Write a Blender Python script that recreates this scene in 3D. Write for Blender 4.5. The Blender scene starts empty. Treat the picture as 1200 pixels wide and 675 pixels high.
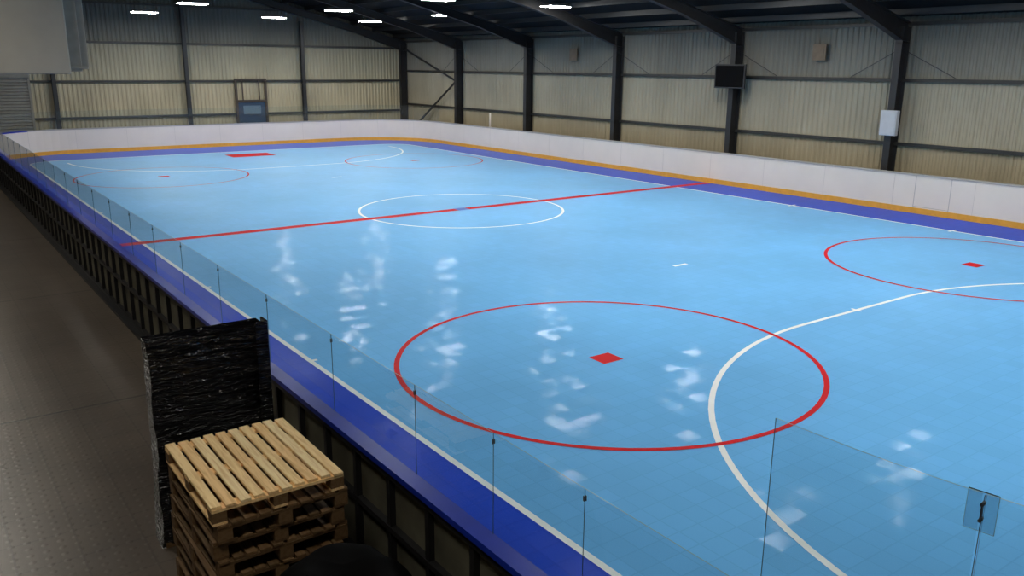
import bpy, math, random
from mathutils import Vector, Matrix, noise
random.seed(7)
S=bpy.context.scene
S.view_settings.view_transform='Standard'
COL=S.collection

# ------------------------------------------------------------ helpers
class MB:
    def __init__(s): s.v=[];s.f=[];s.m=[];s.sm=[]
    def quad(s,pts,m=0,smooth=False):
        i=len(s.v); s.v+= [tuple(p) for p in pts]; s.f.append(tuple(range(i,i+len(pts)))); s.m.append(m); s.sm.append(smooth)
    def hexa(s,b,t,m=0,mt=None):
        i=len(s.v); s.v+=[tuple(p) for p in b]+[tuple(p) for p in t]
        F=[(i+3,i+2,i+1,i),(i+4,i+5,i+6,i+7)]+[(i+k,i+(k+1)%4,i+4+(k+1)%4,i+4+k) for k in range(4)]
        s.f+=F; s.m+=[m,(m if mt is None else mt)]+[m]*4; s.sm+=[False]*6
    def box(s,x0,x1,y0,y1,z0,z1,m=0,mt=None):
        s.hexa([(x0,y0,z0),(x1,y0,z0),(x1,y1,z0),(x0,y1,z0)],[(x0,y0,z1),(x1,y0,z1),(x1,y1,z1),(x0,y1,z1)],m,mt)
    def cyl(s,p,q,r,n=12,m=0,r2=None,caps=True):
        p=Vector(p);q=Vector(q);d=(q-p).normalized();r2=r if r2 is None else r2
        a=d.orthogonal().normalized();b=d.cross(a)
        i=len(s.v)
        for c,rr in((p,r),(q,r2)):
            for k in range(n):
                t=2*math.pi*k/n; s.v.append(tuple(c+(a*math.cos(t)+b*math.sin(t))*rr))
        for k in range(n):
            s.f.append((i+k,i+(k+1)%n,i+n+(k+1)%n,i+n+k)); s.m.append(m); s.sm.append(n>6)
        if caps:
            s.f.append(tuple(i+k for k in reversed(range(n)))); s.m.append(m); s.sm.append(False)
            s.f.append(tuple(i+n+k for k in range(n))); s.m.append(m); s.sm.append(False)
    def build(s,name,mats,loc=(0,0,0)):
        me=bpy.data.meshes.new(name)
        me.from_pydata([(a-loc[0],b-loc[1],c-loc[2]) for a,b,c in s.v],[],s.f)
        for mt in mats: me.materials.append(mt)
        for p,mi,sm in zip(me.polygons,s.m,s.sm): p.material_index=mi; p.use_smooth=sm
        me.update()
        o=bpy.data.objects.new(name,me); o.location=loc; COL.objects.link(o); return o

def thing(name,label,cat,loc,group=None):
    o=bpy.data.objects.new(name,None); o.empty_display_size=.1; o.location=loc; COL.objects.link(o)
    o["label"]=label;o["category"]=cat
    if group:o["group"]=group
    return o
def part(par,name,mb,mats,label=None,bevel=0):
    o=mb.build(name,mats,tuple(par.location)); o.location=(0,0,0); o.parent=par
    if label:o["label"]=label
    if bevel: bev(o,bevel)
    return o
def solo(name,label,cat,mb,mats,loc,group=None,bevel=0):
    o=mb.build(name,mats,loc); o["label"]=label;o["category"]=cat
    if group:o["group"]=group
    if bevel: bev(o,bevel)
    return o
def bev(o,w):
    m=o.modifiers.new("bevel",'BEVEL'); m.width=w; m.segments=2; m.limit_method='ANGLE'
def struct(name,mb,mats):
    o=mb.build(name,mats); o["kind"]="structure"; return o

# ------------------------------------------------------------ materials
def N(nt,t,**kw):
    n=nt.nodes.new(t)
    for k,v in kw.items():
        if k in n.inputs: n.inputs[k].default_value=v
        else: setattr(n,k,v)
    return n
def mat(name,col,rough=.5,metal=0,spec=.5,noise=0,nscale=5,bump=0,bscale=30,coat=0):
    m=bpy.data.materials.new(name); m.use_nodes=True; nt=m.node_tree; b=nt.nodes["Principled BSDF"]
    b.inputs["Roughness"].default_value=rough;b.inputs["Metallic"].default_value=metal
    b.inputs["Specular IOR Level"].default_value=spec; b.inputs["Coat Weight"].default_value=coat
    b.inputs["Base Color"].default_value=(*col,1)
    tc=N(nt,"ShaderNodeTexCoord")
    nz=N(nt,"ShaderNodeTexNoise",Scale=nscale,Detail=5.0); nt.links.new(tc.outputs["Object"],nz.inputs["Vector"])
    rp=N(nt,"ShaderNodeMapRange"); rp.inputs[1].default_value=.3; rp.inputs[2].default_value=.7
    rp.inputs[3].default_value=1-noise; rp.inputs[4].default_value=1+noise
    nt.links.new(nz.outputs[0],rp.inputs[0])
    mx=N(nt,"ShaderNodeVectorMath",operation='SCALE'); mx.inputs[0].default_value=col
    nt.links.new(rp.outputs[0],mx.inputs["Scale"]); nt.links.new(mx.outputs[0],b.inputs["Base Color"])
    if bump:
        n2=N(nt,"ShaderNodeTexNoise",Scale=bscale,Detail=3.0); nt.links.new(tc.outputs["Object"],n2.inputs["Vector"])
        bp=N(nt,"ShaderNodeBump",Strength=bump,Distance=.01); nt.links.new(n2.outputs[0],bp.inputs["Height"])
        nt.links.new(bp.outputs[0],b.inputs["Normal"])
    return m
def emis(name,col,st):
    m=bpy.data.materials.new(name); m.use_nodes=True; b=m.node_tree.nodes["Principled BSDF"]
    b.inputs["Base Color"].default_value=(*col,1); b.inputs["Emission Color"].default_value=(*col,1); b.inputs["Emission Strength"].default_value=st
    return m

def tile_normal(nt,b,tile,amp):
    """every tile sits at a very slightly different tilt -> broken reflections"""
    tc=N(nt,"ShaderNodeTexCoord")
    sc=N(nt,"ShaderNodeVectorMath",operation='SCALE'); sc.inputs["Scale"].default_value=1/tile; nt.links.new(tc.outputs["Object"],sc.inputs[0])
    fl=N(nt,"ShaderNodeVectorMath",operation='FLOOR'); nt.links.new(sc.outputs[0],fl.inputs[0])
    mz=N(nt,"ShaderNodeVectorMath",operation='MULTIPLY'); mz.inputs[1].default_value=(1,1,0); nt.links.new(fl.outputs[0],mz.inputs[0])
    wn=N(nt,"ShaderNodeTexWhiteNoise",noise_dimensions='3D'); nt.links.new(mz.outputs[0],wn.inputs["Vector"])
    su=N(nt,"ShaderNodeVectorMath",operation='SUBTRACT'); su.inputs[1].default_value=(.5,.5,.5); nt.links.new(wn.outputs["Color"],su.inputs[0])
    am=N(nt,"ShaderNodeVectorMath",operation='MULTIPLY'); am.inputs[1].default_value=(amp,amp,0); nt.links.new(su.outputs[0],am.inputs[0])
    n3=N(nt,"ShaderNodeTexNoise",Scale=16.0,Detail=3.0); nt.links.new(tc.outputs["Object"],n3.inputs["Vector"])
    b2=N(nt,"ShaderNodeBump",Strength=.22,Distance=.006); nt.links.new(n3.outputs[0],b2.inputs["Height"])
    ad=N(nt,"ShaderNodeVectorMath",operation='ADD'); nt.links.new(b2.outputs[0],ad.inputs[0]); nt.links.new(am.outputs[0],ad.inputs[1])
    no=N(nt,"ShaderNodeVectorMath",operation='NORMALIZE'); nt.links.new(ad.outputs[0],no.inputs[0])
    nt.links.new(no.outputs[0],b.inputs["Normal"])

def court_mat(name,col,rough=.07,tile=.25,var=.025,line=.08,spec=.03,amp=.07,dif=.78,sheen=1.07):
    m=mat(name,col,rough,spec=spec); nt=m.node_tree; b=nt.nodes["Principled BSDF"]
    for l in list(b.inputs["Base Color"].links): nt.links.remove(l)
    tc=N(nt,"ShaderNodeTexCoord")
    br=N(nt,"ShaderNodeTexBrick"); br.offset=0; br.squash=1
    br.inputs["Scale"].default_value=1/tile; br.inputs["Mortar Size"].default_value=.035
    br.inputs["Brick Width"].default_value=1; br.inputs["Row Height"].default_value=1; br.inputs["Mortar Smooth"].default_value=.4
    c=col
    br.inputs["Color1"].default_value=(c[0]*(1+var),c[1]*(1+var),c[2]*(1+var),1)
    br.inputs["Color2"].default_value=(c[0]*(1-var),c[1]*(1-var),c[2]*(1-var),1)
    br.inputs["Mortar"].default_value=(c[0]*(1-line*1.3),c[1]*(1-line),c[2]*(1-line*.8),1)
    nt.links.new(tc.outputs["Object"],br.inputs["Vector"])
    nz=N(nt,"ShaderNodeTexNoise",Scale=.3,Detail=3.0); nt.links.new(tc.outputs["Object"],nz.inputs["Vector"])
    rp=N(nt,"ShaderNodeMapRange"); rp.inputs[1].default_value=.3;rp.inputs[2].default_value=.7;rp.inputs[3].default_value=.91;rp.inputs[4].default_value=1.07
    nt.links.new(nz.outputs[0],rp.inputs[0])
    mx=N(nt,"ShaderNodeVectorMath",operation='SCALE'); nt.links.new(br.outputs["Color"],mx.inputs[0]); nt.links.new(rp.outputs[0],mx.inputs["Scale"])
    nt.links.new(mx.outputs[0],b.inputs["Base Color"])
    tile_normal(nt,b,tile,amp)
    d=N(nt,"ShaderNodeBsdfDiffuse"); nt.links.new(mx.outputs[0],d.inputs[0])
    ms=N(nt,"ShaderNodeMixShader"); ms.inputs[0].default_value=dif
    nt.links.new(b.outputs[0],ms.inputs[1]); nt.links.new(d.outputs[0],ms.inputs[2])
    g=N(nt,"ShaderNodeBsdfGlossy"); g.inputs["Roughness"].default_value=.5; g.inputs[0].default_value=(.75,.9,1,1)
    lw=N(nt,"ShaderNodeFresnel"); lw.inputs[0].default_value=sheen
    m2=N(nt,"ShaderNodeMixShader"); nt.links.new(lw.outputs[0],m2.inputs[0]); nt.links.new(ms.outputs[0],m2.inputs[1]); nt.links.new(g.outputs[0],m2.inputs[2])
    nt.links.new(m2.outputs[0],nt.nodes["Material Output"].inputs[0])
    return m

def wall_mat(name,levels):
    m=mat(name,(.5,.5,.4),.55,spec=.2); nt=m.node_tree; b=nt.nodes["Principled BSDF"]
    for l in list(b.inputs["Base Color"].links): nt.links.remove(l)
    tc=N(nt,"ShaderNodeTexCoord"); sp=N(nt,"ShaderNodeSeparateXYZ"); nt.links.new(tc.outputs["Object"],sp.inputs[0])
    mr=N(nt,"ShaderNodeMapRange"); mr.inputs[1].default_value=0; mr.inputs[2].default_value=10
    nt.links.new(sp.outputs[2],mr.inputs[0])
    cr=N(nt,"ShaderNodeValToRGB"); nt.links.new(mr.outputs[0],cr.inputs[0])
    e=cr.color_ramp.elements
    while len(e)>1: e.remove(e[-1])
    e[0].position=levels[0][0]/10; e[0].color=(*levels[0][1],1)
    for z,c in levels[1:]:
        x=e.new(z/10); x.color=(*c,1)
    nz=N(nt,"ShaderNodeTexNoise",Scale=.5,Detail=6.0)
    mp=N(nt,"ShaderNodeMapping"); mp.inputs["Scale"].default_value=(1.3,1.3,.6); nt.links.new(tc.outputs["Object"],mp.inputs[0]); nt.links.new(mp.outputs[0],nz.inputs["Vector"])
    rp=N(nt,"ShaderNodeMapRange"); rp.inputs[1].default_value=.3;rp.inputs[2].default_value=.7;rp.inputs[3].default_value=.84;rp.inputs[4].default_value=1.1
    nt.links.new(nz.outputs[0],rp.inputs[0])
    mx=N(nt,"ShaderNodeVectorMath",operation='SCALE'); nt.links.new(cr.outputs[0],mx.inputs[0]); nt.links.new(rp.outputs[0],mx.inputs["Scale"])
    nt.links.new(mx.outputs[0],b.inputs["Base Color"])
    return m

def glass_mat(name,tint,haze=.05,ior=1.35):
    m=bpy.data.materials.new(name); m.use_nodes=True; nt=m.node_tree; nt.nodes.clear()
    out=N(nt,"ShaderNodeOutputMaterial"); t=N(nt,"ShaderNodeBsdfTransparent"); t.inputs[0].default_value=(*tint,1)
    g=N(nt,"ShaderNodeBsdfGlossy"); g.inputs["Roughness"].default_value=.03; g.inputs[0].default_value=(1,1,1,1)
    fr=N(nt,"ShaderNodeFresnel"); fr.inputs[0].default_value=ior
    nz=N(nt,"ShaderNodeTexNoise",Scale=2.0); tc=N(nt,"ShaderNodeTexCoord"); nt.links.new(tc.outputs["Object"],nz.inputs["Vector"])
    d=N(nt,"ShaderNodeBsdfDiffuse"); d.inputs[0].default_value=(.6,.7,.75,1)
    mm=N(nt,"ShaderNodeMath",operation='MULTIPLY'); mm.inputs[1].default_value=haze; nt.links.new(nz.outputs[0],mm.inputs[0])
    m1=N(nt,"ShaderNodeMixShader"); nt.links.new(fr.outputs[0],m1.inputs[0]); nt.links.new(t.outputs[0],m1.inputs[1]); nt.links.new(g.outputs[0],m1.inputs[2])
    m2=N(nt,"ShaderNodeMixShader"); nt.links.new(mm.outputs[0],m2.inputs[0]); nt.links.new(m1.outputs[0],m2.inputs[1]); nt.links.new(d.outputs[0],m2.inputs[2])
    nt.links.new(m2.outputs[0],out.inputs[0]); return m

def walkway_mat():
    m=mat("walkway_studded_sheet",(.05,.045,.04),.33,spec=.6); nt=m.node_tree; b=nt.nodes["Principled BSDF"]
    for l in list(b.inputs["Base Color"].links): nt.links.remove(l)
    tc=N(nt,"ShaderNodeTexCoord"); mp=N(nt,"ShaderNodeMapping"); mp.inputs["Location"].default_value=(.35,9.92,0); nt.links.new(tc.outputs["Object"],mp.inputs[0])
    br=N(nt,"ShaderNodeTexBrick"); br.offset=0
    br.inputs["Scale"].default_value=1; br.inputs["Brick Width"].default_value=40.4; br.inputs["Row Height"].default_value=6.06
    br.inputs["Mortar Size"].default_value=.022
    br.inputs["Color1"].default_value=(.135,.108,.083,1);br.inputs["Color2"].default_value=(.125,.10,.077,1);br.inputs["Mortar"].default_value=(.03,.025,.021,1)
    nt.links.new(mp.outputs[0],br.inputs["Vector"])
    nz=N(nt,"ShaderNodeTexNoise",Scale=1.2,Detail=6.0); nt.links.new(tc.outputs["Object"],nz.inputs["Vector"])
    rp=N(nt,"ShaderNodeMapRange"); rp.inputs[1].default_value=.3;rp.inputs[2].default_value=.7;rp.inputs[3].default_value=.78;rp.inputs[4].default_value=1.15
    nt.links.new(nz.outputs[0],rp.inputs[0])
    mx=N(nt,"ShaderNodeVectorMath",operation='SCALE'); nt.links.new(br.outputs["Color"],mx.inputs[0]); nt.links.new(rp.outputs[0],mx.inputs["Scale"])
    vo=N(nt,"ShaderNodeTexVoronoi",Scale=8.0,Randomness=0.0); nt.links.new(tc.outputs["Object"],vo.inputs["Vector"])
    st=N(nt,"ShaderNodeMapRange"); st.inputs[1].default_value=.10;st.inputs[2].default_value=.34;st.inputs[3].default_value=1;st.inputs[4].default_value=0
    nt.links.new(vo.outputs["Distance"],st.inputs[0])
    b5=N(nt,"ShaderNodeTexBrick"); b5.offset=0; b5.inputs["Scale"].default_value=2; b5.inputs["Brick Width"].default_value=1; b5.inputs["Row Height"].default_value=1; b5.inputs["Mortar Size"].default_value=.02
    b5.inputs["Color1"].default_value=(1,1,1,1);b5.inputs["Color2"].default_value=(.95,.95,.95,1);b5.inputs["Mortar"].default_value=(.72,.72,.72,1); nt.links.new(tc.outputs["Object"],b5.inputs["Vector"])
    ma=N(nt,"ShaderNodeMath",operation='MULTIPLY_ADD'); ma.inputs[1].default_value=.15; ma.inputs[2].default_value=.92; nt.links.new(st.outputs[0],ma.inputs[0])
    m3=N(nt,"ShaderNodeVectorMath",operation='SCALE'); nt.links.new(mx.outputs[0],m3.inputs[0]); nt.links.new(ma.outputs[0],m3.inputs["Scale"])
    m4=N(nt,"ShaderNodeVectorMath",operation='MULTIPLY'); nt.links.new(m3.outputs[0],m4.inputs[0]); nt.links.new(b5.outputs["Color"],m4.inputs[1])
    nt.links.new(m4.outputs[0],b.inputs["Base Color"])
    b1=N(nt,"ShaderNodeBump",Strength=.5,Distance=.006); nt.links.new(st.outputs[0],b1.inputs["Height"])
    b2=N(nt,"ShaderNodeBump",Strength=.8,Distance=.008); b2.invert=True; nt.links.new(br.outputs["Fac"],b2.inputs["Height"]); nt.links.new(b1.outputs[0],b2.inputs["Normal"])
    nt.links.new(b2.outputs[0],b.inputs["Normal"])
    return m

def wood_mat(name,c):
    m=mat(name,c,.7,spec=.3); nt=m.node_tree; b=nt.nodes["Principled BSDF"]
    for l in list(b.inputs["Base Color"].links): nt.links.remove(l)
    tc=N(nt,"ShaderNodeTexCoord"); mp=N(nt,"ShaderNodeMapping"); mp.inputs["Scale"].default_value=(14,1.2,14)
    nt.links.new(tc.outputs["Object"],mp.inputs[0])
    nz=N(nt,"ShaderNodeTexNoise",Scale=3.0,Detail=6.0,Distortion=.6); nt.links.new(mp.outputs[0],nz.inputs["Vector"])
    cr=N(nt,"ShaderNodeValToRGB"); nt.links.new(nz.outputs[0],cr.inputs[0]); e=cr.color_ramp.elements
    e[0].position=.25;e[0].color=(c[0]*.8,c[1]*.72,c[2]*.6,1);e[1].position=.58;e[1].color=(min(1,c[0]*1.1),min(1,c[1]*1.12),c[2]*1.12,1)
    nt.links.new(cr.outputs[0],b.inputs["Base Color"])
    bp=N(nt,"ShaderNodeBump",Strength=.3,Distance=.004); nt.links.new(nz.outputs[0],bp.inputs["Height"]); nt.links.new(bp.outputs[0],b.inputs["Normal"])
    return m

M_blue=court_mat("court_light_blue_tile",(.150,.465,.86))
M_border=court_mat("court_border_royal_blue_tile",(.018,.070,.58),line=.12,spec=.02,rough=.25,dif=.5,sheen=1.03)
M_white=mat("line_paint_white",(.88,.92,.93),.5,noise=.03,spec=.04)
M_red=mat("line_paint_red",(.60,.010,.018),.5,noise=.06,spec=.04)
M_dblue=mat("line_paint_blue",(.02,.12,.55),.3,noise=.05,spec=.1)
M_panel=mat("dasher_white_plastic",(.78,.725,.63),.4,noise=.03,nscale=1.2,spec=.3)
M_joint=mat("dasher_joint",(.61,.565,.49),.5,noise=.03)
M_kick=mat("kick_plate_yellow",(.80,.40,.045),.4,noise=.08)
M_cap_w=mat("cap_rail_pale",(.42,.40,.36),.4,noise=.05)
M_cap_b=mat("cap_rail_dark_blue",(.010,.032,.36),.3,noise=.1,spec=.3)
M_frame=mat("galvanised_dark_frame",(.015,.015,.016),.5,noise=.2,spec=.3)
M_back=mat("panel_back_shade_grey",(.11,.105,.075),.6,noise=.3,nscale=3,spec=.3)  # back of the white panels, their shade put into the colour
M_glass=glass_mat("acrylic_clear",(.85,.91,.93))
M_glass2=glass_mat("acrylic_clear_tall",(.84,.90,.91))
M_plate=glass_mat("acrylic_fitting_plate",(.80,.85,.87),.06,1.15)
M_edge=mat("acrylic_edge",(.20,.32,.35),.3,noise=.05,spec=.2)
M_seam=mat("acrylic_joint_dark",(.09,.15,.18),.4,noise=.05,spec=.1)
M_steel=mat("dark_painted_steel",(.018,.018,.019),.5,noise=.2)
M_girt=mat("dark_girt_steel",(.03,.028,.025),.5,noise=.2)
M_clamp=mat("clamp_dark_metal",(.10,.12,.13),.4,metal=.4,noise=.2)
M_latch=mat("latch_dark_metal",(.03,.035,.04),.4,noise=.2)
M_roof=mat("roof_dark_sheet",(.006,.006,.006),.7,noise=.25,nscale=2,spec=.2)
M_purlin=mat("purlin_grey_steel",(.017,.018,.019),.5,noise=.15)
M_floor=walkway_mat()
M_lampm=mat("lamp_housing_grey",(.25,.25,.26),.5,noise=.05)
M_emit=emis("lamp_diffuser_glow",(1,.985,.94),104)
M_emit2=emis("walkway_lamp_diffuser_glow",(1,.94,.84),54)
M_black=mat("black_stretch_film",(.003,.003,.004),.13,noise=.3,spec=.8)
M_tarp=mat("black_tarpaulin",(.003,.003,.0035),.9,noise=.3,spec=.08)
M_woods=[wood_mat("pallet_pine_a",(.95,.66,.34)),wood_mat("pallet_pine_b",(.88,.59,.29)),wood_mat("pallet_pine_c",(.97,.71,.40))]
M_woodsd=[wood_mat("pallet_pine_shaded_a",(.14,.080,.036)),wood_mat("pallet_pine_shaded_b",(.11,.064,.028)),wood_mat("pallet_pine_shaded_c",(.17,.098,.044))]  # same pine for the lower pallets, stack shadow put into the colour
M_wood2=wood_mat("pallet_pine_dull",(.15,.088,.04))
M_unit=mat("ventilation_unit_grey",(.38,.35,.29),.6,noise=.06,nscale=1.5)
M_unit2=mat("ventilation_unit_dark_grey",(.26,.245,.21),.6,noise=.1)
M_duct=mat("shutter_dull_grey",(.30,.29,.265),.6,noise=.08,spec=.3)
M_door=mat("door_blue_paint",(.020,.045,.09),.4,noise=.1)
M_doorf=mat("door_frame_brown",(.05,.035,.025),.5,noise=.15)
M_screen=mat("screen_black_gloss",(.006,.006,.007),.1)
M_boxw=mat("electrical_box_grey_white",(.50,.52,.54),.4,noise=.05)
M_sign=mat("brown_board",(.15,.105,.065),.6,noise=.15)
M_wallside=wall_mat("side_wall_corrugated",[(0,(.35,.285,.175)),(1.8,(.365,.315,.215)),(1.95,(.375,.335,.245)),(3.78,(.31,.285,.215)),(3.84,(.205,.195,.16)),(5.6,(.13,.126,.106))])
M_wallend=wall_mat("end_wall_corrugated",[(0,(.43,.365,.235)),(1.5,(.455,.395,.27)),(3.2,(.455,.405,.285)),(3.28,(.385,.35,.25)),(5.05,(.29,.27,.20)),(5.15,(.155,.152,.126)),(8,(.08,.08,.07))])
nt=M_black.node_tree; b=nt.nodes["Principled BSDF"]; tc=N(nt,"ShaderNodeTexCoord"); mp=N(nt,"ShaderNodeMapping"); mp.inputs["Scale"].default_value=(1.6,6,15); mp.inputs["Rotation"].default_value=(0,.10,0)
nt.links.new(tc.outputs["Object"],mp.inputs[0]); nz=N(nt,"ShaderNodeTexNoise",Scale=1.4,Detail=2.5,Distortion=1.6); nt.links.new(mp.outputs[0],nz.inputs["Vector"])
bp=N(nt,"ShaderNodeBump",Strength=1.0,Distance=.14); nt.links.new(nz.outputs[0],bp.inputs["Height"]); nt.links.new(bp.outputs[0],b.inputs["Normal"])

# ------------------------------------------------------------ hall shell
XR,XL,YF,YN=12.0,-18.0,25.0,-27.0
RX=-3.0
def roofz(x): return 5.65+.24*(15-abs(x-RX))
mb=MB(); mb.box(XL-.2,XR+.2,YN-.2,YF+.2,-.3,-.03); struct("floor",mb,[M_floor])
def corr(mb,P,Nv,L,z0,ztop,pitch=.2,dep=.026):
    P=Vector(P);prof=[(0,0),(.35,0),(.5,1),(.85,1)]
    n=int(L[1]/pitch); pts=[]
    for i in range(n):
        for a,d in prof: pts.append(((i+a)*pitch,d*dep))
    pts.append((n*pitch,0))
    D=Vector(L[0])
    for (a,d),(b_,e) in zip(pts,pts[1:]):
        p=P+D*a+Vector(Nv)*d; q=P+D*b_+Vector(Nv)*e
        mb.quad([(p.x,p.y,z0),(q.x,q.y,z0),(q.x,q.y,ztop(q.x)),(p.x,p.y,ztop(p.x))])
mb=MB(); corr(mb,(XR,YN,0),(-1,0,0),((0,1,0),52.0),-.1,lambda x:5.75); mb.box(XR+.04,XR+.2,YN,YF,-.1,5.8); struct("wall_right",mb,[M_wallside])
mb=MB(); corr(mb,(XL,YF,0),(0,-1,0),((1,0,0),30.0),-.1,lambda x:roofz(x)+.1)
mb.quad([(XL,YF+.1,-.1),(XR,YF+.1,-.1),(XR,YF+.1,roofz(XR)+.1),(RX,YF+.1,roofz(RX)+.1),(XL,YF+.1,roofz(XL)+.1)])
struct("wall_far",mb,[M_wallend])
mb=MB(); mb.box(XL-.2,XL,YN,YF,-.1,5.8); struct("wall_left",mb,[M_wallside])
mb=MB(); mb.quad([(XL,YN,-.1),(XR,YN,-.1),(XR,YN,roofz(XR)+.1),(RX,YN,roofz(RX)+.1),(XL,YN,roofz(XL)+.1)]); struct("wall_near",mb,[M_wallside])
mb=MB()
for xa,xb in((XL,RX),(RX,XR)):
    za,zb=roofz(xa),roofz(xb)
    mb.hexa([(xa,YN,za),(xb,YN,zb),(xb,YF,zb),(xa,YF,za)],[(xa,YN,za+.15),(xb,YN,zb+.15),(xb,YF,zb+.15),(xa,YF,za+.15)])
struct("ceiling",mb,[M_roof])

FY=[-.1+6.26*k for k in range(-4,5)]; FY[-1]=24.8
def bar(mb,p,q,w,h,up=(0,0,1),m=0):
    p=Vector(p);q=Vector(q);d=(q-p).normalized();s=d.cross(Vector(up)).normalized();u=s.cross(d)
    c=[s*w/2*a+u*h/2*b_ for a,b_ in((-1,-1),(1,-1),(1,1),(-1,1))]
    i=len(mb.v); mb.v+=[tuple(p+k) for k in c]+[tuple(q+k) for k in c]
    F=[(i,i+1,i+2,i+3),(i+7,i+6,i+5,i+4)]+[(i+k,i+4+k,i+4+(k+1)%4,i+(k+1)%4) for k in range(4)]
    mb.f+=F;mb.m+=[m]*6;mb.sm+=[False]*6
for y in FY:
    t=thing("steel_portal_frame","dark steel I-section portal frame along the hall wall","steel frame",(11.75,y,-.03),"steel portal frames of the hall")
    for sx in(1,-1):
        X=XR-.06 if sx==1 else XL+.06
        def bx(m_,a,b_,y0,y1,z0,z1):
            m_.box(min(a,b_),max(a,b_),y0,y1,z0,z1)
        mb=MB(); ztop=5.35
        bx(mb,X,X-sx*.02,y-.11,y+.11,-.03,ztop); bx(mb,X-sx*.40,X-sx*.42,y-.11,y+.11,-.03,ztop); bx(mb,X-sx*.02,X-sx*.40,y-.008,y+.008,-.03,ztop)
        bx(mb,X,X-sx*.42,y-.1,y+.1,4.85,4.88); bx(mb,X+sx*.0,X-sx*.46,y-.14,y+.14,-.03,.0)
        part(t,"column",mb,[M_steel])
        mb=MB(); xs=[X,X-sx*.42,X-sx*3.2,RX]; 
        top=[roofz(x)-.20 for x in xs]; bot=[roofz(xs[0])-.75,roofz(xs[1])-.80,roofz(xs[2])-.58,roofz(RX)-.55]
        for i in range(3):
            a,b_=xs[i],xs[i+1]
            mb.hexa([(a,y-.11,top[i]-.02),(b_,y-.11,top[i+1]-.02),(b_,y+.11,top[i+1]-.02),(a,y+.11,top[i]-.02)],[(a,y-.11,top[i]),(b_,y-.11,top[i+1]),(b_,y+.11,top[i+1]),(a,y+.11,top[i])])
            mb.hexa([(a,y-.11,bot[i]),(b_,y-.11,bot[i+1]),(b_,y+.11,bot[i+1]),(a,y+.11,bot[i])],[(a,y-.11,bot[i]+.02),(b_,y-.11,bot[i+1]+.02),(b_,y+.11,bot[i+1]+.02),(a,y+.11,bot[i]+.02)])
            mb.hexa([(a,y-.01,bot[i]+.02),(b_,y-.01,bot[i+1]+.02),(b_,y+.01,bot[i+1]+.02),(a,y+.01,bot[i]+.02)],[(a,y-.01,top[i]-.02),(b_,y-.01,top[i+1]-.02),(b_,y+.01,top[i+1]-.02),(a,y+.01,top[i]-.02)])
        part(t,"rafter",mb,[M_steel])
for i in range(18):
    x=11.2-i*1.35
    z=roofz(x)
    mb=MB(); mb.box(x-.035,x+.035,YN+.1,YF-.1,z-.19,z-.005)
    solo("roof_purlin","long thin grey steel purlin under the dark roof","roof beam",mb,[M_purlin],(x,0,z),"roof purlins")
for z in(1.88,3.8,5.45):
    mb=MB(); mb.box(XR-.10,XR-.04,YN+.1,YF-.06,z-.045,z+.045); mb.box(XR-.12,XR-.10,YN+.1,YF-.06,z-.06,z-.02)
    solo("wall_girt","dark horizontal steel rail across the corrugated side wall","wall rail",mb,[M_girt],(XR-.08,0,z),"side wall girts")
for z in(1.52,3.24,5.08,6.9):
    xr=XR-.5 if z<5.6 else 5.0
    mb=MB(); mb.box(-17.9,xr,YF-.12,YF-.05,z-.045,z+.045); mb.box(-17.9,xr,YF-.14,YF-.12,z-.06,z-.02)
    solo("wall_girt","dark horizontal steel rail across the corrugated end wall","wall rail",mb,[M_girt],(0,YF-.08,z),"end wall girts")
for x in(-13,-6.9,-.8,5.45):
    mb=MB(); zt=roofz(x)-.85
    mb.box(x-.09,x+.09,YF-.16,YF-.14,-.03,zt);mb.box(x-.09,x+.09,YF-.36,YF-.34,-.03,zt);mb.box(x-.01,x+.01,YF-.34,YF-.16,-.03,zt);mb.box(x-.14,x+.14,YF-.38,YF-.14,-.03,-.01)
    solo("wind_post","dark steel upright post against the end wall","steel post",mb,[M_steel],(x,YF-.25,-.03),"end wall posts")
mb=MB(); bar(mb,(11.72,24.6,5.05),(11.72,18.9,3.3),.08,.08); bar(mb,(11.72,18.9,3.3),(11.72,24.6,.0),.08,.08)
solo("diagonal_brace","dark steel diagonal bracing between two corner columns","steel brace",mb,[M_steel],(11.72,21,2))
for y in FY[:-1]:
    for s in(-1,1):
        mb=MB(); mb.cyl((11.7,y+s*.05,4.7),(11.86,y+s*1.7,3.86),.012,6)
        solo("tie_rod","thin dark tie rod from column to wall rail","tie rod",mb,[M_steel],(11.8,y+s,4.2),"thin wall tie rods")

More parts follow.
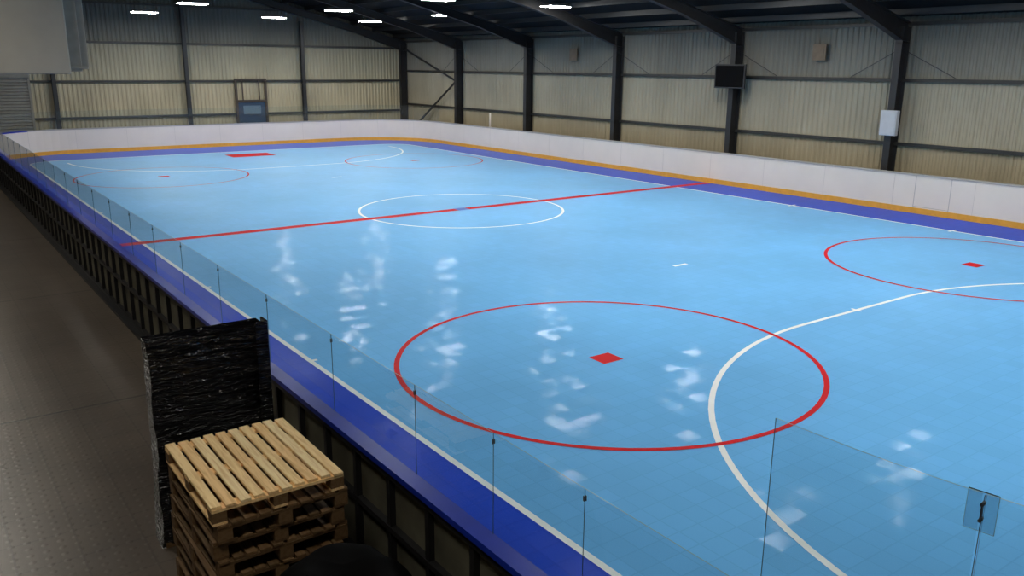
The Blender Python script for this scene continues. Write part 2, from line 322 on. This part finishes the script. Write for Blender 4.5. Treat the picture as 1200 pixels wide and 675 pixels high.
# ------------------------------------------------------------ court
RL,RR,RE,RC=-10.5,10.8,23.1,4.0
def rrect(xl,xr,ye,r,n=14):
    P=[]
    for cx,cy,a0 in((xr-r,ye-r,0),(xl+r,ye-r,90),(xl+r,-ye+r,180),(xr-r,-ye+r,270)):
        for k in range(n+1):
            a=math.radians(a0+90*k/n); P.append((cx+r*math.cos(a),cy+r*math.sin(a)))
    return P
mb=MB()
P=rrect(RL,RR,RE,RC)
mb.quad([(x,y,0) for x,y in P],0)
for i in range(len(P)):
    a=P[i];b_=P[(i+1)%len(P)]
    mb.quad([(a[0],a[1],-.03),(b_[0],b_[1],-.03),(b_[0],b_[1],0),(a[0],a[1],0)],0)
W=8.94; CE=20.2
mb.quad([(x,y,.002) for x,y in rrect(-W,W,CE,1.2)],1)
z2=.004
def strip(pts,w,m,z=z2,closed=False):
    n=len(pts); L=[];R=[]
    for i in range(n):
        a=Vector(pts[i-1] if (i>0 or closed) else pts[i]); c=Vector(pts[(i+1)%n] if (i<n-1 or closed) else pts[i])
        d=(c-a).normalized(); nn=Vector((-d.y,d.x)); p=Vector(pts[i])
        L.append(p+nn*w/2);R.append(p-nn*w/2)
    for i in range(n if closed else n-1):
        j=(i+1)%n
        mb.quad([(R[i].x,R[i].y,z),(R[j].x,R[j].y,z),(L[j].x,L[j].y,z),(L[i].x,L[i].y,z)],m)
def circ(cx,cy,r,a0=0,a1=360,n=96):
    return [(cx+r*math.cos(math.radians(a0+(a1-a0)*k/n)),cy+r*math.sin(math.radians(a0+(a1-a0)*k/n))) for k in range(n+(a1-a0!=360))]
strip(rrect(-W,W,CE,1.2),.075,2,z2,True)
strip(circ(0,0,3),.075,2,.0045,True)
strip([(RL+.05,0),(RR-.05,0)],.31,3,.0055)
strip([(-.19,0),(.19,0)],.38,4,.0075)
for sx in(-1,1):
    for sy in(-1,1):
        cx,cy=sx*5.356,sy*12.317
        strip(circ(cx,cy,3.033),.075 if sy<0 else .055,3,.006,True)
        strip([(cx-.19,cy),(cx+.19,cy)],.34,3,.006)
        for yy in(5,10): strip([(sx*W-.18,sy*yy),(sx*W+.18,sy*yy)] if sx>0 else [(sx*W,sy*yy),(sx*W+.10,sy*yy)],.07,2,.0065)
for s in(-1,1):
    arc=circ(1.5,-19,6.07,0,90,30)+circ(-1.5,-19,6.07,90,180,30)
    strip([(x,y) if s==-1 else (-x,-y) for x,y in arc],.075,2,.005)
    strip([(-.2,s*8.74),(.2,s*8.74)],.09,2,.0062)
    strip([(-.03,s*12.93),(.03,s*12.93)],.2,2,.007)
    strip([(-1.0,s*18.3),(1.0,s*18.3)],1.3,3,.0065)
solo("sports_court","glossy blue sports court tiles with red and white markings","sports court",mb,[M_border,M_blue,M_white,M_red,M_dblue],(0,0,0))

# ------------------------------------------------------------ dasher boards
def sweep(mb,path,o0,o1,z0,z1,m=0,mt=None):
    for (p,n),(q,k) in zip(path,path[1:]):
        A=[(p[0]+n[0]*o0,p[1]+n[1]*o0),(q[0]+k[0]*o0,q[1]+k[1]*o0),(q[0]+k[0]*o1,q[1]+k[1]*o1),(p[0]+n[0]*o1,p[1]+n[1]*o1)]
        mb.hexa([(x,y,z0) for x,y in A],[(x,y,z1) for x,y in A],m,mt)
def arcp(cx,cy,r,a0,a1,n=6):
    out=[]
    for k in range(n+1):
        a=math.radians(a0+(a1-a0)*k/n); nn=(math.cos(a),math.sin(a)); out.append(((cx+r*nn[0],cy+r*nn[1]),nn))
    return out
def cut(path,f0,f1):
    (p,n),(q,k)=path[0],path[-1]
    def L(f): return ((p[0]+(q[0]-p[0])*f,p[1]+(q[1]-p[1])*f),(n[0]+(k[0]-n[0])*f,n[1]+(k[1]-n[1])*f))
    return [L(f0),L(f1)]
def dasher(path,blue,gate=False):
    mid=path[len(path)//2][0] if len(path)>2 else ((path[0][0][0]+path[1][0][0])/2,(path[0][0][1]+path[1][0][1])/2)
    lab="white plastic rink barrier panel with blue cap and steel frame back" if blue else ("white rink barrier panel with gate and yellow kick strip" if gate else "white plastic rink barrier panel with yellow kick strip")
    t=thing("rink_barrier",lab,"rink barrier",(mid[0],mid[1],-.03),"rink barrier panels")
    mb=MB(); sweep(mb,path,.014,.03,.0,1.10); part(t,"board_panel",mb,[M_panel])
    mb=MB(); sweep(mb,path,.0,.014,.0,.17); part(t,"kick_plate",mb,[M_kick])
    mb=MB(); sweep(mb,path,-.005,.125,1.10,1.15); part(t,"cap_rail",mb,[M_cap_b if blue else M_cap_w])
    mb=MB()
    sweep(mb,path,.034,.10,-.03,.05); sweep(mb,path,.034,.09,.55,.60); sweep(mb,path,.034,.10,1.03,1.10)
    if blue: sweep(mb,path,.10,.20,-.03,.02)
    if len(path)==2:
        (p,n),(q,k)=path
        L=math.hypot(q[0]-p[0],q[1]-p[1]); c=4
        for i in range(c):
            f=(i)/c; w=.05/L
            pp=cut(path,f,min(1,f+w)); sweep(mb,pp,.03,.085,-.03,1.10)
    else:
        for i in range(0,len(path)-1,2):
            p2=[path[i],tuple([tuple(path[i][0][j]+(path[i+1][0][j]-path[i][0][j])*.1 for j in(0,1)),path[i][1]])]; sweep(mb,p2,.03,.085,-.03,1.10)
    part(t,"support_frame",mb,[M_frame])
    mb=MB(); sweep(mb,path,.030,.034,.05,1.03); part(t,"shaded_back",mb,[M_back])
    if gate:
        mb=MB()
        for f in(.28,.72): sweep(mb,cut(path,f-.003,f+.003),.010,.0145,.17,1.09)
        sweep(mb,cut(path,.28,.72),.010,.0145,.20,.212)
        part(t,"gate_outline",mb,[M_cap_w])
    mb=MB(); sweep(mb,[path[0],(tuple(path[0][0][j]+(path[1][0][j]-path[0][0][j])*(.010/max(.01,math.hypot(path[1][0][0]-path[0][0][0],path[1][0][1]-path[0][0][1]))) for j in(0,1)),path[0][1])],.010,.0145,.17,1.10)
    part(t,"panel_joint",mb,[M_joint])
YS=RE-RC
n=16
for i in range(n):
    y0=-YS+2*YS*i/n;y1=-YS+2*YS*(i+1)/n
    dasher([((RL,y1),(-1,0)),((RL,y0),(-1,0))],True)
for i in range(3):
    dasher(arcp(RL+RC,YS,RC,180-30*i,150-30*i),i<2)
    dasher(arcp(RR-RC,YS,RC,90-30*i,60-30*i),False)
    dasher(arcp(RL+RC,-YS,RC,180+30*i,210+30*i),True)
xa=RL+RC; w=(RR-RL-2*RC)/6
for i in range(6):
    dasher([((xa+w*i,RE),(0,1)),((xa+w*(i+1),RE),(0,1))],False)
for i in range(n):
    y0=YS-2*YS*i/n;y1=YS-2*YS*(i+1)/n
    dasher([((RR,y0),(1,0)),((RR,y1),(1,0))],False,gate=(i==11))

# ------------------------------------------------------------ glass
def glass(path,z1,mt,clamps=True,lab="clear acrylic spectator screen panel on the blue barrier cap",o=.0,grp="low clear screens on the barrier",thick=.006,z0=1.15):
    mid=path[0][0]
    t=thing("glass_panel",lab,"glass screen",(mid[0],mid[1],1.15),grp)
    mb=MB()
    o0,o1=o,o+thick
    A=[(p[0]+n[0]*o0,p[1]+n[1]*o0) for p,n in path]; B=[(p[0]+n[0]*o1,p[1]+n[1]*o1) for p,n in path]
    za=z0+.001
    for i in range(len(path)-1):
        mb.quad([(*A[i],za),(*A[i+1],za),(*A[i+1],z1),(*A[i],z1)],0)
        mb.quad([(*A[i],z1),(*A[i+1],z1),(*B[i+1],z1),(*B[i],z1)],1)
    for i in(0,): mb.quad([(*A[i],za),(*B[i],za),(*B[i],z1),(*A[i],z1)],2)
    part(t,"pane",mb,[mt,M_edge,M_seam])
    if clamps:
        (p,n)=path[0]; (q,_)=path[1]
        d=Vector((q[0]-p[0],q[1]-p[1])).normalized()
        for zc,hh in((z1-.06,.016),):
            mb=MB()
            pp=[((p[0]-d.x*.007,p[1]-d.y*.007),n),((p[0]+d.x*.007,p[1]+d.y*.007),n)]
            sweep(mb,pp,o0-.005,o0-.001,zc-hh,zc+hh); sweep(mb,pp,o1+.001,o1+.005,zc-hh,zc+hh)
            part(t,"clamp",mb,[M_clamp],"small dark metal clamp")
J=[-18.92,-17.76,-16.87,-15.86,-14.4,-12.83,-11.26,-9.7,-8.24,-6.78]
while J[-1]+1.5<19.1: J.append(J[-1]+1.5)
for a,b_ in zip(J,J[1:]):
    glass([((RL,b_-.003),(-1,0)),((RL,a+.003),(-1,0))],1.87,M_glass)
for i in range(6):
    glass([((xa+w*i+.01,RE),(0,1)),((xa+w*(i+1)-.01,RE),(0,1))],1.95,M_glass,False,"faint clear screen panel above the white end barrier",grp="clear screens at the far end")
for i in range(3):
    glass(arcp(RL+RC,YS,RC,179.6-30*i,150.3-30*i),1.95,M_glass,False,"curved clear screen panel above the white barrier corner",grp="clear screens at the far end")
    glass(arcp(RR-RC,YS,RC,89.6-30*i,60.3-30*i),1.95,M_glass,False,"curved clear screen panel above the white barrier corner",grp="clear screens at the far end")
def ang(y): return 180+math.degrees(math.asin((-YS-y)/RC))
ZT=2.71
tall=[((RL,-18.94),(-1,0)),((RL,-19.1),(-1,0))]+arcp(RL+RC,-YS,RC,180.5,ang(-19.755),4)
glass(tall,ZT,M_glass2,False,"tall clear acrylic screen at the rounded rink corner",grp="tall clear corner screens")
a0=ang(-19.765)
for k in range(3):
    glass(arcp(RL+RC,-YS,RC,a0+k*19+.05,a0+k*19+18.9,6),ZT,M_glass2,False,"tall clear acrylic screen at the rounded rink corner",grp="tall clear corner screens")
    a=math.radians(a0+k*19-.02); c=(RL+RC+RC*math.cos(a),-YS+RC*math.sin(a)); nn=(math.cos(a),math.sin(a)); tt=(-nn[1],nn[0])
    t=thing("screen_joint_fitting","clear plate fitting with dark latch joining tall clear screens","screen fitting",(c[0],c[1],1.15),"tall screen joint fittings")
    mb=MB(); pp=[((c[0]-tt[0]*.050,c[1]-tt[1]*.050),nn),((c[0]+tt[0]*.050,c[1]+tt[1]*.050),nn)]
    sweep(mb,pp,.014,.020,ZT-.135,ZT+.012); part(t,"clear_plate",mb,[M_plate])
    mb=MB(); sweep(mb,pp,.020,.021,ZT-.135,ZT-.1335); sweep(mb,pp,.020,.021,ZT+.0105,ZT+.012)
    for e in(0,1):
        q=pp[e]; q2=(tuple(q[0][j]+tt[j]*(.0015 if e==0 else -.0015) for j in(0,1)),nn); sweep(mb,[q,q2],.020,.021,ZT-.135,ZT+.012)
    part(t,"plate_edge",mb,[M_edge])
    for zc in(ZT-.095,ZT-.035):
        mb=MB(); mb.cyl((c[0]-nn[0]*.004,c[1]-nn[1]*.004,zc),(c[0]+nn[0]*.026,c[1]+nn[1]*.026,zc),.0065,12); part(t,"bolt",mb,[M_latch])
    mb=MB(); sweep(mb,[((c[0]-tt[0]*.0025,c[1]-tt[1]*.0025),nn),((c[0]+tt[0]*.0025,c[1]+tt[1]*.0025),nn)],.0205,.023,ZT-.10,ZT-.03); part(t,"latch_bar",mb,[M_latch])
    mb=MB(); sweep(mb,[((c[0]-tt[0]*.001,c[1]-tt[1]*.001),nn),((c[0]+tt[0]*.001,c[1]+tt[1]*.001),nn)],.0,.006,1.152,ZT-.005); part(t,"joint_strip",mb,[M_seam])
mb=MB(); mb.cyl((10.87,14.4,1.15),(10.87,14.4,1.85),.04,12); mb.box(10.82,10.92,14.35,14.45,1.15,1.17)
solo("stanchion","short white post standing on the rink barrier","post",mb,[M_panel],(10.87,14.4,1.15))

# ------------------------------------------------------------ lamps
LZ=6.27
pos=[(x,y,0) for x in(7.4,2.3,-3.6) for y in(-17.9,-10.3,-2.6,5.0,12.95,20.3)]+[(-13.2,y,1) for y in(-18.0,-9.5,-2.6,5.0,12.95)]  # walkway row is out of view; its nearest lamp added to brighten pallets, film
for x,y,k in pos:
    t=thing("pendant_light","white fluorescent high bay lamp hanging below the dark roof","ceiling lamp",(x,y,LZ),"high bay lamps")
    mb=MB(); mb.hexa([(x-.54,y-.32,LZ+.01),(x+.54,y-.32,LZ+.01),(x+.54,y+.32,LZ+.01),(x-.54,y+.32,LZ+.01)],[(x-.43,y-.2,LZ+.12),(x+.43,y-.2,LZ+.12),(x+.43,y+.2,LZ+.12),(x-.43,y+.2,LZ+.12)])
    part(t,"lamp_housing",mb,[M_lampm])
    mb=MB(); mb.box(x-.50,x+.50,y-.28,y+.28,LZ-.012,LZ+.009); part(t,"diffuser",mb,[M_emit2 if k else M_emit])
    for s in(-1,1):
        mb=MB(); mb.cyl((x+s*.4,y,LZ+.12),(x+s*.4,y,roofz(x+s*.4)-.005),.008,6); part(t,"suspension_rod",mb,[M_steel])

# ------------------------------------------------------------ end wall door & frame
t=thing("door_1","x","x",(2.45,YF-.2,-.03))
for k in("label","category"): del t[k]
t["kind"]="structure"
mb=MB(); mb.box(1.75,3.2,YF-.22,YF-.16,-.03,2.12); part(t,"door_leaf",mb,[M_door],bevel=.01)
mb=MB(); mb.box(2.0,2.95,YF-.235,YF-.221,1.50,1.95); part(t,"door_window",mb,[mat("door_window_pale",(.12,.18,.24),.2)])
mb=MB(); mb.cyl((1.88,YF-.29,1.05),(2.02,YF-.29,1.05),.02,8); mb.cyl((1.88,YF-.29,1.05),(1.88,YF-.22,1.05),.015,8); part(t,"handle",mb,[M_clamp])
mb=MB()
mb.box(1.62,1.74,YF-.25,YF-.15,-.03,3.36); mb.box(3.22,3.34,YF-.25,YF-.15,-.03,3.36); mb.box(1.74,3.22,YF-.25,YF-.15,3.26,3.36); mb.box(1.74,3.22,YF-.25,YF-.15,2.13,2.25)
mb.box(2.0,2.06,YF-.22,YF-.18,2.25,3.26); mb.box(2.9,2.96,YF-.22,YF-.18,2.25,3.26)
solo("door_surround","brown frame rising above the blue door","door frame",mb,[M_doorf],(2.45,YF-.2,-.03))

# roller shutter on end wall
t=thing("roller_shutter","dull grey horizontally ribbed metal roller shutter on the end wall","roller shutter",(-9.6,YF-.45,-.03))
mb=MB(); xs0,xs1=-11.3,-8.02; zz=-.03; yb=YF-.40
while zz<3.35:
    pr=[(zz,0),(zz+.03,.06),(zz+.10,.06),(zz+.14,0)]
    for (za,da),(zb,db) in zip(pr,pr[1:]):
        mb.quad([(xs0,yb-da,za),(xs1,yb-da,za),(xs1,yb-db,zb),(xs0,yb-db,zb)])
    zz+=.14
part(t,"curtain",mb,[M_duct])
for x in(xs0-.10,xs1):
    mb=MB(); mb.box(x,x+.10,yb-.08,yb+.02,-.03,3.4); part(t,"guide_rail",mb,[M_unit2])
mb=MB(); mb.box(xs0-.1,xs1+.1,yb-.14,yb+.02,3.4,3.75); part(t,"shutter_box",mb,[M_unit2],bevel=.02)

t=thing("ventilation_unit","large pale grey box unit hanging from the roof","ventilation unit",(-11.2,.7,3.85))
mb=MB(); mb.box(-12.6,-9.98,.15,1.3,3.87,6.4); part(t,"casing",mb,[M_unit],bevel=.03)
mb=MB(); mb.box(-9.98,-9.72,.35,1.1,3.92,6.3); mb.box(-9.72,-9.56,.45,1.0,4.0,6.3); mb.box(-9.98,-9.60,.3,.34,3.97,4.03); part(t,"side_flange",mb,[M_unit2],bevel=.01)
for x in(-12.3,-10.3):
    mb=MB(); mb.cyl((x,.7,6.4),(x,.7,roofz(x)-.005),.02,8); part(t,"hanger_rod",mb,[M_steel])

t=thing("wall_screen","black flat screen on a bracket on a steel column","television",(11.45,-.1,3.4))
mb=MB(); mb.box(11.22,11.30,-.93,.43,3.40,4.24); part(t,"screen_housing",mb,[M_steel],bevel=.01)
mb=MB(); mb.box(11.212,11.219,-.88,.38,3.45,4.19); part(t,"screen",mb,[M_screen])
mb=MB(); mb.box(11.30,11.52,-.2,.0,3.7,3.9); part(t,"bracket",mb,[M_steel])
t=thing("electrical_box","pale grey metal electrical box on a steel column","electrical box",(11.8,-6.4,2.1))
mb=MB(); mb.box(11.35,11.51,-6.68,-6.16,2.15,2.90); part(t,"cabinet_body",mb,[M_boxw],bevel=.01)
mb=MB(); mb.box(11.335,11.349,-6.65,-6.19,2.19,2.86); part(t,"cabinet_door",mb,[M_boxw],bevel=.004)
for y in(9.2,-3.45):
    mb=MB(); mb.box(11.80,11.85,y-.25,y+.25,4.38,4.90); mb.box(11.79,11.80,y-.18,y+.18,4.45,4.83)
    solo("wall_plaque","small plain brown board fixed on the corrugated wall","wall board",mb,[M_sign],(11.83,y,4.6),"small brown wall boards")

# ------------------------------------------------------------ pallets
def slab(mb,cx,cy,rot,x0,x1,y0,y1,z0,z1,m):
    c,s=math.cos(rot),math.sin(rot)
    f=lambda x,y:(cx+c*x-s*y,cy+s*x+c*y)
    q=[f(x0,y0),f(x1,y0),f(x1,y1),f(x0,y1)]
    mb.hexa([(*k,z0) for k in q],[(*k,z1) for k in q],m)
PX,PY=-11.465,-15.03
z=-.03; H=.1395; HW=.48
for i in range(9):
    top=i==8
    ox=random.uniform(-.02,.02) if not top else 0; oy=random.uniform(-.03,.03) if not top else 0; rot=random.uniform(-.02,.02) if not top else 0.0
    t=thing("wooden_pallet","light pine wooden pallet on top of the stack" if top else "pine wooden pallet lower in the stack, shade in its dark colour","pallet",(PX+ox,PY+oy,z),"stacked wooden pallets")
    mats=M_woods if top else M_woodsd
    mb=MB(); nS=10; wS=.074; pitch=(2*HW-wS)/(nS-1)
    for k in range(nS):
        x0=-HW+k*pitch+random.uniform(-.005,.005); e=random.uniform(-.012,.012)
        slab(mb,PX+ox,PY+oy,rot+random.uniform(-.008,.008),x0,x0+wS,-.6+e,.6+e,z+.1175,z+H-.0005,k*7%3)
    part(t,"deck_slats",mb,mats,bevel=.003)
    mb=MB()
    for y0 in(-.6,-.05,.5): slab(mb,PX+ox,PY+oy,rot,-HW,HW,y0,y0+.1,z+.097,z+.117,1)
    part(t,"cross_boards",mb,mats)
    for x0 in(-HW,-.05,HW-.1):
        for y0 in(-.6,-.05,.5):
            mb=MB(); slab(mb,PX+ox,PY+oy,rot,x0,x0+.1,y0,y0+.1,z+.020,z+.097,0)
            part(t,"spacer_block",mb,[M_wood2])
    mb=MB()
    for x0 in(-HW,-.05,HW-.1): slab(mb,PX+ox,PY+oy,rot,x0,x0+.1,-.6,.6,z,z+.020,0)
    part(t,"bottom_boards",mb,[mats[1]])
    z+=H

# wrapped goods
t=thing("wrapped_goods","tall goods wrapped in wrinkled glossy black stretch film","wrapped goods",(-11.35,-13.55,-.03))
mb=MB(); nx,nz=26,44
x0,x1,y0,y1,z0,z1=-11.86,-10.86,-13.74,-13.54,-.03,1.86
def wob(x,zv,k): return .010*math.sin(x*9+zv*7+k)+.008*math.sin(zv*27+x*5+k*2)+.012*noise.noise(Vector((x*2,zv*9,k)))
def grid(fn,nu,nv):
    i=len(mb.v)
    for a in range(nu+1):
        for b_ in range(nv+1): mb.v.append(fn(a/nu,b_/nv))
    for a in range(nu):
        for b_ in range(nv):
            k=i+a*(nv+1)+b_; mb.f.append((k,k+nv+1,k+nv+2,k+1)); mb.m.append(0); mb.sm.append(True)
def topz(u): return z1+.006*noise.noise(Vector((u*9,2,1)))+.004*noise.noise(Vector((u*31,5,1)))
def fr(u,v):
    zz=z0+v*(topz(u)-z0); flare=(1-v)**3*.05
    return (x0-flare+u*(x1-x0+flare)+.010*math.sin(zz*9)*(1-u),y0-wob(u,zz,0)*(1 if v<.97 else .3)-flare,zz)
def bk(u,v):
    zz=z0+v*(topz(1-u)-z0); return (x1-u*(x1-x0)-((1-v)**3*.05*u),y1+wob(u,zz,3)*(1 if v<.97 else .2),zz)
def rs(u,v):
    a=fr(1,v); c=bk(0,v); return (a[0]+(c[0]-a[0])*u,a[1]+(c[1]-a[1])*u,a[2])
def ls(u,v):
    a=bk(1,v); c=fr(0,v); return (a[0]+(c[0]-a[0])*u,a[1]+(c[1]-a[1])*u,a[2]+(c[2]-a[2])*u)
def tp(u,v):
    a=fr(u,1); c=bk(1-u,1); return (a[0]+(c[0]-a[0])*v,a[1]+(c[1]-a[1])*v,a[2]+(c[2]-a[2])*v-.045*math.sin(math.pi*v))
grid(fr,40,120);grid(rs,6,nz);grid(bk,nx,nz);grid(ls,4,60);grid(tp,40,6)
o=part(t,"film_wrap",mb,[M_black])
mb=MB(); mb.box(x1-.09,x1+.02,y0-.05,y0-.03,.55,z1+.03); mb.box(x1+.012,x1+.03,y0-.03,y0+.12,.55,z1+.03); part(t,"corner_protector",mb,[M_black],bevel=.004)
mb=MB(); mb.box(x0-.02,x1,y0-.06,y1,-.03,.02); part(t,"base_board",mb,[M_wood2])

# tarp heap
mb=MB(); cx,cy=-11.28,-16.27; nr,na=34,110
for a in range(na):
    for r in range(nr+1):
        u=r/nr; th=2*math.pi*a/na
        ct,st_=math.cos(th),math.sin(th); se=(abs(ct)**3.0+abs(st_)**3.0)**(-1/3.0)
        x=.56*u*se*ct;y=.54*u*se*st_
        h=(.93*(1-u**6)**.7 if u<1 else 0)
        h*=1-.12*(x/.56)-.04*(y/.54)
        f1=noise.noise(Vector((x*2.3,y*2.3,3)))*.15
        f2=abs(noise.noise(Vector((x*3+y*1.2,y*2.6-x*1.5,8))))*.07
        rr=1+.05*noise.noise(Vector((ct*2.5,st_*2.5,4)))*u
        mb.v.append((cx+x*rr,cy+y*rr,max(-.03,-.03+(h+f1-f2 if u<1 else 0))))
for a in range(na):
    for r in range(nr):
        k=a*(nr+1)+r; k2=((a+1)%na)*(nr+1)+r
        mb.f.append((k,k+1,k2+1,k2)); mb.m.append(0); mb.sm.append(True)
solo("tarpaulin_heap","crumpled black tarpaulin heaped low beside the pallets","tarpaulin",mb,[M_tarp],(cx,cy,-.03))

# ------------------------------------------------------------ world & camera
w_=bpy.data.worlds.new("world"); S.world=w_; w_.use_nodes=True; w_.node_tree.nodes["Background"].inputs[0].default_value=(.05,.06,.08,1); w_.node_tree.nodes["Background"].inputs[1].default_value=.3
p=[-13.3081,-20.92975,4.11797,0.6273,0.25757,0.00834,987.79627]
cx,cy,cz,yaw,pit,rol,f=p
fw=Vector((math.sin(yaw)*math.cos(pit),math.cos(yaw)*math.cos(pit),-math.sin(pit)))
rt=Vector((math.cos(yaw),-math.sin(yaw),0)); up=rt.cross(fw)
r=rt*math.cos(rol)+up*math.sin(rol); u=-rt*math.sin(rol)+up*math.cos(rol)
cd=bpy.data.cameras.new("camera"); co=bpy.data.objects.new("camera",cd); COL.objects.link(co)
cd.sensor_width=36; cd.lens=f/1200*36; cd.clip_start=.05; cd.clip_end=200
bz=-fw
co.matrix_world=Matrix(((r.x,u.x,bz.x,cx),(r.y,u.y,bz.y,cy),(r.z,u.z,bz.z,cz),(0,0,0,1)))
S.camera=co
